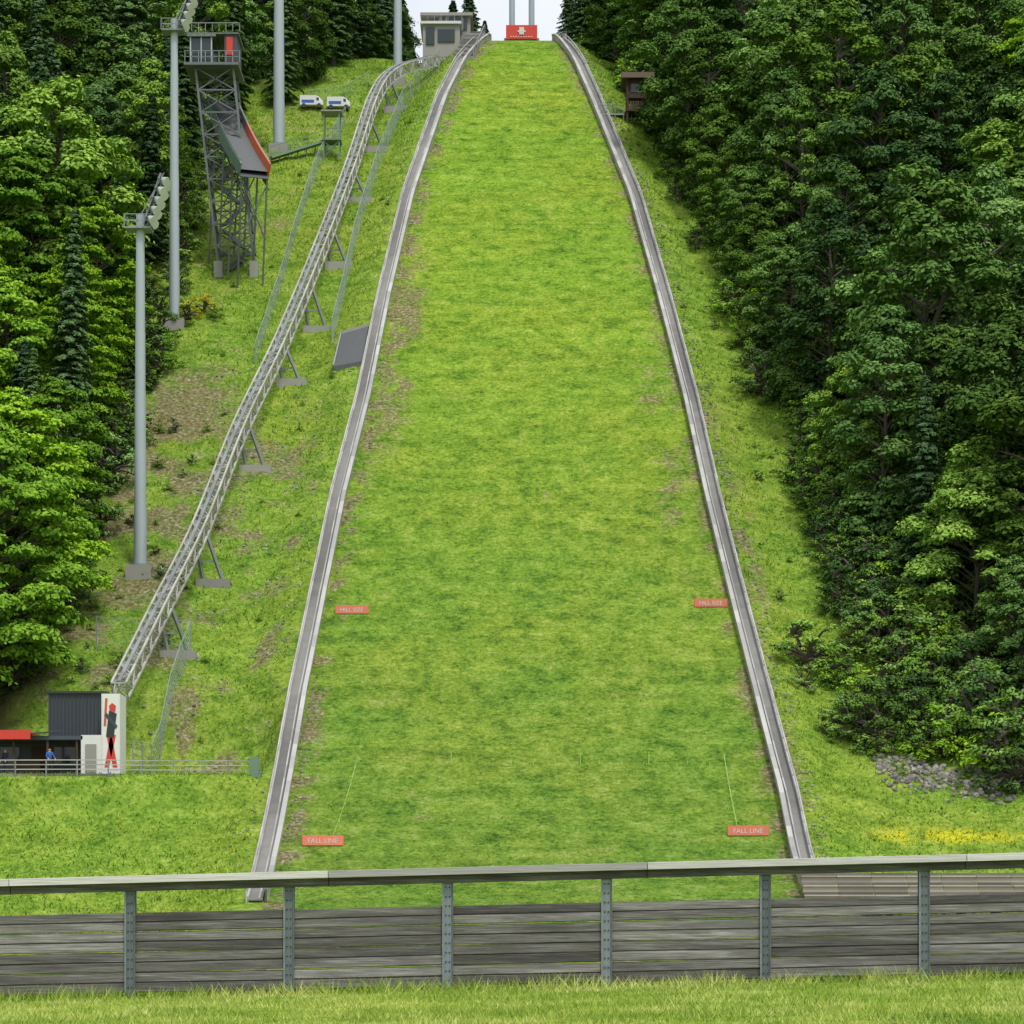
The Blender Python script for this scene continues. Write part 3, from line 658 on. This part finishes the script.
def rocks(name,pts,mat='stone'):
    base=[(math.cos(a)*math.cos(b),math.sin(a)*math.cos(b),math.sin(b)) for b in (-.9,-.2,.5,1.1) for a in np.arange(6)*1.047]
    mb=MB()
    for (x,y,s) in pts:
        z=h(x,y); R_=Matrix.Rotation(random.uniform(0,6),3,Vector((random.random(),random.random(),random.random()+.1)).normalized())
        vs=[R_@Vector((p[0]*s*random.uniform(.75,1.2),p[1]*s*random.uniform(.6,1.1),p[2]*s*random.uniform(.5,.9))) +Vector((x,y,z+s*.25)) for p in base]
        fs=[]
        for r in range(3):
            for k in range(6): fs.append((r*6+k,r*6+(k+1)%6,(r+1)*6+(k+1)%6,(r+1)*6+k))
        fs+= [tuple(range(6))[::-1],tuple(range(18,24))]
        mb.add(vs,fs,mat)
    mb.build(name)
pl=[]
for k in range(520):
    t=random.random(); u=random.gauss(0,1)
    pl.append((24.2+t*8.4,167.0-t*3.4+u*(1.5-.4*t),random.uniform(.08,.36)*random.uniform(.6,1)))
rocks('stone_pile',pl)
for k in range(20):
    t=random.random(); plant(SH[1],'shrub',24+t*9,168.5-t*3+random.uniform(-2.6,1.5),random.uniform(.12,.3),shr,.03)
pl=[]
for k in range(1300):
    y=random.uniform(150,300); x=float(edR(y))+random.uniform(1.4,2.6) if random.random()<.6 else float(edL(y))+random.choice([random.uniform(.2,1.0),-random.uniform(1.5,3.2)])
    pl.append((x,y,random.uniform(.04,.14)))
for k in range(900):
    y=random.uniform(168,222); x=random.uniform(-26,-15.5)
    if fbm(x,y,.35,21)>.50: pl.append((x,y,random.uniform(.05,.17)))
rocks('scattered_stones',pl)

# ------------------------------------------------------------ distance marker boards
def marker(x,y,w,txt):
    mb=MB(); z=h(x,y)
    mb.box(x-w/2,x+w/2,y,y+.06,z+.08,z+.66,'sred'); mb.box(x-w/2-.03,x+w/2+.03,y+.061,y+.09,z+.06,z+.68,'sred')
    for a in (-.4,.4): mb.beam((x+a*w,y+.13,z-.3),(x+a*w,y+.13,z+.66),.07,.07,'galv')
    e=empty('distance_marker_board'); o=mb.build('board',e)
    c=bpy.data.curves.new('lettering','FONT'); c.body=txt; c.size=.42; c.align_x='CENTER'; c.extrude=.004
    t=bpy.data.objects.new('lettering',c); COL.objects.link(t); t.location=(x,y-.01,z+.22); t.rotation_euler=(math.pi/2,0,0); t.parent=e
    c.materials.append(M['white'])
marker(-11.8,184.0,2.4,'HILL SIZE'); marker(14.7,184.9,2.4,'HILL SIZE')
marker(-11.6,153.2,2.5,'FALL LINE'); marker(14.6,154.6,2.5,'FALL LINE')

mb=MB()
def rope(pts):
    Q=[Vector((x,y,h(x,y)+.30)) for x,y in pts]
    for a,b in zip(Q[:-1],Q[1:]): mb.beam(a,b,.028,.028,'lime')
    for q in Q: mb.beam(q-Vector((0,0,.6)),q+Vector((0,0,.12)),.04,.04,'lime')
rope([(-11.0,154.2),(-10.8,156.5),(-10.6,159),(-10.4,161.5),(-10.25,163.8)]); rope([(14.0,y) for y in (155.7,158.7,161,163,165.0)])
for x in np.arange(-10.2,14,1.45):
    z=h(x,164.4); mb.beam((x,164.4,z-.1),(x,164.4,z+random.uniform(.12,.36)),.04,.04,'lime')
for x in (-4,4.5,9): mb.beam((x,164.4,h(x,164.4)-.1),(x,164.4,h(x,164.4)+.8),.045,.045,'lime')
mb.build('guide_rope')

# ------------------------------------------------------------ lower station
Zt=8.12
st=empty('lift_base_station')
mb=MB()
mb.box(-30.6,-26.9,165,169,Zt+2.6,Zt+5.5,'slate')
for x in np.arange(-30.5,-26.9,.24): mb.box(x,x+.09,164.93,164.998,Zt+2.7,Zt+5.4,'dark')
mb.box(-30.75,-26.75,164.8,169.2,Zt+5.5,Zt+5.65,'dark'); mb.build('upper_cabin',st)
mb=MB()
mb.box(-34.5,-28.1,165.5,169.5,Zt-.1,Zt+2.3,'dark'); mb.box(-34.8,-27.9,162.4,169.7,Zt+2.3,Zt+2.55,'slate')
for x in (-34.6,-32.4,-30.2,-28.3): mb.beam((x,162.6,Zt-.2),(x,162.6,Zt+2.3),.14,.14,'brown')
mb.box(-33.9,-32.6,165.42,165.497,Zt+.3,Zt+2.0,'glass'); mb.box(-31.8,-30.7,165.42,165.497,Zt+.0,Zt+2.05,'brown'); mb.box(-30.3,-28.9,165.42,165.497,Zt+.9,Zt+2.0,'glass')
mb.box(-35.5,-31.2,162.0,166,Zt+2.56,Zt+2.75,'red'); mb.box(-35.5,-31.2,161.97,162.0,Zt+2.3,Zt+2.9,'red')
mb.beam((-31.2,162.0,Zt+2.65),(-29.4,163,Zt+2.9),.8,.08,'slate')
mb.box(-32.6,-30.9,163.6,164.2,Zt,Zt+1.0,'brown'); mb.box(-32.7,-30.8,163.5,164.3,Zt+1.0,Zt+1.06,'white')
mb.build('terrace_bar',st)
mb=MB(); mb.box(-28.0,-26.7,162.4,165.4,Zt-.2,Zt+2.6,'white'); mb.box(-27.7,-27.0,162.32,162.395,Zt+.1,Zt+2.0,'grey')
mb.box(-26.7,-25.5,162.6,165.2,Zt-.2,Zt+5.3,'white')
f=162.58
mb.box(-26.62,-25.58,f,f+.015,Zt+.3,Zt+5.2,'white',.9)
mb.quad([(-26.5,f-.02,Zt+.5),(-26.2,f-.02,Zt+.5),(-25.75,f-.02,Zt+2.6),(-26.1,f-.02,Zt+2.7)],'red')
mb.quad([(-25.95,f-.02,Zt+.5),(-25.65,f-.02,Zt+.5),(-26.05,f-.02,Zt+2.7),(-26.35,f-.02,Zt+2.5)],'red')
mb.quad([(-26.4,f-.03,Zt+2.5),(-25.9,f-.03,Zt+2.4),(-25.7,f-.03,Zt+4.0),(-26.2,f-.03,Zt+4.2)],'dark')
mb.quad([(-26.15,f-.04,Zt+4.2),(-25.8,f-.04,Zt+4.1),(-25.75,f-.04,Zt+4.5),(-26.0,f-.04,Zt+4.7),(-26.2,f-.04,Zt+4.5)],'red')
mb.quad([(-26.5,f-.04,Zt+3.9),(-26.35,f-.04,Zt+4.05),(-25.65,f-.04,Zt+3.2),(-25.75,f-.04,Zt+3.0)],'slate')
mb.quad([(-26.55,f-.025,Zt+3.2),(-26.4,f-.025,Zt+3.2),(-26.3,f-.025,Zt+5.0),(-26.45,f-.025,Zt+5.0)],'orange')
mb.build('poster_tower',st)
mb=MB(); mb.box(-36,-25.3,161.2,170,Zt-.9,Zt+.03,'grey'); mb.build('terrace_slab',st)
mb=MB(); pp=[(-36,161.3),(-34,161.25),(-32,161.1),(-30,161.0),(-28,161.0),(-26,161.0),(-24,161.8),(-22,161.9),(-20,162.0),(-18.4,162.0),(-16.9,162.0)]
Q=[Vector((x,y,Zt-.05)) for x,y in pp]
for q in Q: mb.beam(q-Vector((0,0,1.2)),q+Vector((0,0,.95)),.08,.08,'galv')
for a,b in zip(Q[:-1],Q[1:]):
    for z in (.35,.65,.95): mb.beam(a+Vector((0,0,z)),b+Vector((0,0,z)),.07,.06,'truss')
e=Q[-1]; mb.box(e.x-.05,e.x+.5,e.y-.2,e.y+.2,e.z-.6,e.z+1.2,'green')
mb.build('terrace_railing')

# stepped spectator benches at the outrun
mb=MB()
for k in range(9):
    x0=16.6+k*2.0
    for r in range(4):
        z=-.75+r*.55; y=141+r*.75
        mb.box(x0,x0+1.97,y,y+.06,z+.08,z+.42,'bench'); mb.box(x0,x0+1.97,y-.12,y+.45,z+.422,z+.50,'bench')
        mb.box(x0,x0+1.97,y+.5,y+.56,z+.3,z+.66,'boardd')
        mb.box(x0+.9,x0+1.05,y+.07,y+.45,-2.5,z+.42,'boardd')
mb.build('outrun_bench_terrace')

# ------------------------------------------------------------ foreground fence
fe=empty('wooden_barrier_fence'); mb=MB(); st_=MB()
sp_=1.963; x00=-4.72
def top(x): return 0.385+.026*x
def bot(x): return -1.075+.022*x
FY=31.0
for k in range(-5,10):
    x=x00+k*sp_; zt=top(x)-.10
    st_.box(x-.065,x+.065,FY-.115,FY-.103,bot(x)-.5,zt,'post',random.random()); st_.box(x-.065,x+.065,FY-.012,FY,bot(x)-.5,zt,'post',.5); st_.box(x-.006,x+.006,FY-.103,FY-.012,bot(x)-.5,zt,'post',.5)
    st_.box(x-.068,x-.048,FY-.126,FY-.115,bot(x)-.5,zt,'post',.9); st_.box(x+.048,x+.068,FY-.126,FY-.115,bot(x)-.5,zt,'post',.2)
    for zz in np.arange(.1,1.35,.115):
        st_.cyl((x-.022,FY-.115,bot(x)+zz),(x-.022,FY-.126,bot(x)+zz),.010,.010,'dark',6); st_.cyl((x+.022,FY-.115,bot(x)+zz),(x+.022,FY-.126,bot(x)+zz),.010,.010,'dark',6)
    xa=x; xb=x+sp_
    for r,(z0,hh) in enumerate(((.03,.250),(.286,.248),(.538,.244),(.790,.228))):
        za=bot(xa)+z0+hh/2+random.gauss(0,.003); zb_=bot(xb)+z0+hh/2+random.gauss(0,.003)
        vv=random.random()
        mb.beam((xa+.012,FY-.052,za),(xb-.012,FY-.052,zb_),.045,hh,'wood',var=vv*.4)
        for s_ in (-.25,.25):
            mb.beam((xa+.014,FY-.068-random.uniform(.004,.022),za+hh*s_),(xb-.014,FY-.068-random.uniform(.004,.022),zb_+hh*s_+random.gauss(0,.003)),.03,hh*(.45 if s_<0 else .43),'wood',var=min(1,max(0,vv+random.gauss(0,.3))))
for k in range(-5,10,2):
    xa=x00+k*sp_+.5; xb=xa+2*sp_-.008
    mb.beam((xa,FY-.09,top(xa)-.01),(xb,FY-.09,top(xb)-.01),.36,.09,'woodl')
    mb.beam((xa,FY-.06,top(xa)-.105),(xb,FY-.06,top(xb)-.105),.20,.10,'wood',var=.1)  # dark-toned beam stands in for the shadow below the cap
mb.build('timber_boards',fe,.004); st_.build('steel_posts',fe)

# ------------------------------------------------------------ people on the terrace
def person(x,y,z,face,jk='blue',reach=0.0):
    J=[];E=[];R_=[]
    def j(p,r,par=None):
        J.append(p);R_.append(r)
        if par is not None: E.append((par,len(J)-1))
        return len(J)-1
    pel=j((0,0,.93),.14); w=j((0,-.01,1.08),.125,pel); ch=j((0,-.01,1.30),.15,w); nk=j((0,-.01,1.47),.06,ch); hd=j((0,-.02,1.56),.075,nk); cr=j((0,-.01,1.67),.085,hd)
    for s in (-1,1):
        hp=j((s*.095,0,.86),.098,pel); kn=j((s*.11,-.03-.06*(s>0),.48),.062,hp); an=j((s*.12,.03-.1*(s>0),.09),.042,kn); toe=j((s*.13,-.14-.1*(s>0),.04),.04,an)
        sh=j((s*.19,-.01,1.40),.07,ch); el=j((s*.25,-.02-.12*reach,1.12),.05,sh); wr=j((s*.24,-.12-.22*reach,.90+.16*reach),.032,el); pm=j((s*.235,-.15-.27*reach,.83+.18*reach),.034,wr)
        for q in range(4): f1=j((s*(.205+q*.02),-.18-.30*reach,.76+.19*reach),.010,pm); j((s*(.205+q*.02),-.165-.33*reach,.715+.19*reach-(q==3)*-.01),.008,f1)
        j((s*.19,-.19-.28*reach,.80+.19*reach),.011,pm)
    me=bpy.data.meshes.new('b'); me.from_pydata(J,E,[]); o=bpy.data.objects.new('tmp',me); COL.objects.link(o)
    sk=o.modifiers.new('s','SKIN'); o.modifiers.new('u','SUBSURF').levels=1
    for i_,sv in enumerate(me.skin_vertices[0].data): sv.radius=(R_[i_],R_[i_]); sv.use_root=(i_==0)
    bpy.context.view_layer.update(); ev=o.evaluated_get(bpy.context.evaluated_depsgraph_get()); nm=bpy.data.meshes.new_from_object(ev)
    bpy.data.objects.remove(o)
    nm.materials.clear()
    for k in ('skin',jk,'navy','hair'): nm.materials.append(M[k])
    for p in nm.polygons:
        c=p.center; p.use_smooth=True
        if c.z>1.66 or (c.z>1.55 and c.y>.02): p.material_index=3
        elif c.z>1.47: p.material_index=0
        elif abs(c.x)>.17 and c.z<.93+.12*reach and c.z>.6: p.material_index=0
        elif c.z>.92: p.material_index=1
        else: p.material_index=2
    e=empty('person'); b=mkobj('body',nm,e)
    mb=MB(); mb.cyl((0,-.10,1.58),(0,-.135,1.565),.012,.016,'skin',6)
    for s in (-1,1):
        mb.cyl((s*.032,-.095,1.605),(s*.032,-.104,1.605),.010,.008,'dark',6); mb.cyl((s*.085,-.01,1.59),(s*.10,-.0,1.595),.028,.02,'skin',8)
    mb.beam((-.022,-.098,1.535),(.022,-.098,1.535),.008,.008,'red'); mb.build('face',e)
    e.location=(x,y,z); e.rotation_euler=(0,0,face)
person(-30.0,162.2,Zt+.03,.5,'blue',1.0); person(-33.0,162.9,Zt+.03,-.6,'navy',0.3)

# ------------------------------------------------------------ sky, sun, camera
W_=bpy.data.worlds.new('World'); S.world=W_; W_.use_nodes=True; nt=W_.node_tree; nt.nodes.clear()
AZ=152
sk=N(nt,'ShaderNodeTexSky',sky_type='NISHITA'); sk.sun_disc=False; sk.sun_elevation=math.radians(58); sk.sun_rotation=math.radians(AZ); sk.dust_density=3; sk.air_density=1.2
g_=N(nt,'ShaderNodeTexCoord'); cn=noise(nt,g_.outputs['Generated'],3,5,.6)
c=mix(nt,ramp(nt,cn,[(.3,(.6,.6,.6)),(.6,(.9,.9,.9))]),sk.outputs[0],(6.9,7.05,7.3))
bg=N(nt,'ShaderNodeBackground'); bg.inputs[1].default_value=0.15; nt.links.new(c,bg.inputs[0])
o=N(nt,'ShaderNodeOutputWorld'); nt.links.new(bg.outputs[0],o.inputs[0])
L=bpy.data.lights.new('sun','SUN'); L.energy=2.1; L.angle=math.radians(10); L.color=(1,.96,.88); lo=bpy.data.objects.new('sun',L); COL.objects.link(lo)
az=math.radians(AZ); el=math.radians(58); d=Vector((math.sin(az)*math.cos(el),math.cos(az)*math.cos(el),math.sin(el)))
lo.rotation_euler=d.to_track_quat('Z','Y').to_euler()
cam=bpy.data.cameras.new('camera'); cam.lens=2500/1024*36; cam.sensor_width=36; cam.shift_y=388/1024; cam.clip_end=9000; cam.clip_start=.5
co=bpy.data.objects.new('camera',cam); COL.objects.link(co); co.location=(0,0,0); co.rotation_euler=(math.pi/2,0,0); S.camera=co
print('trees',cnt)
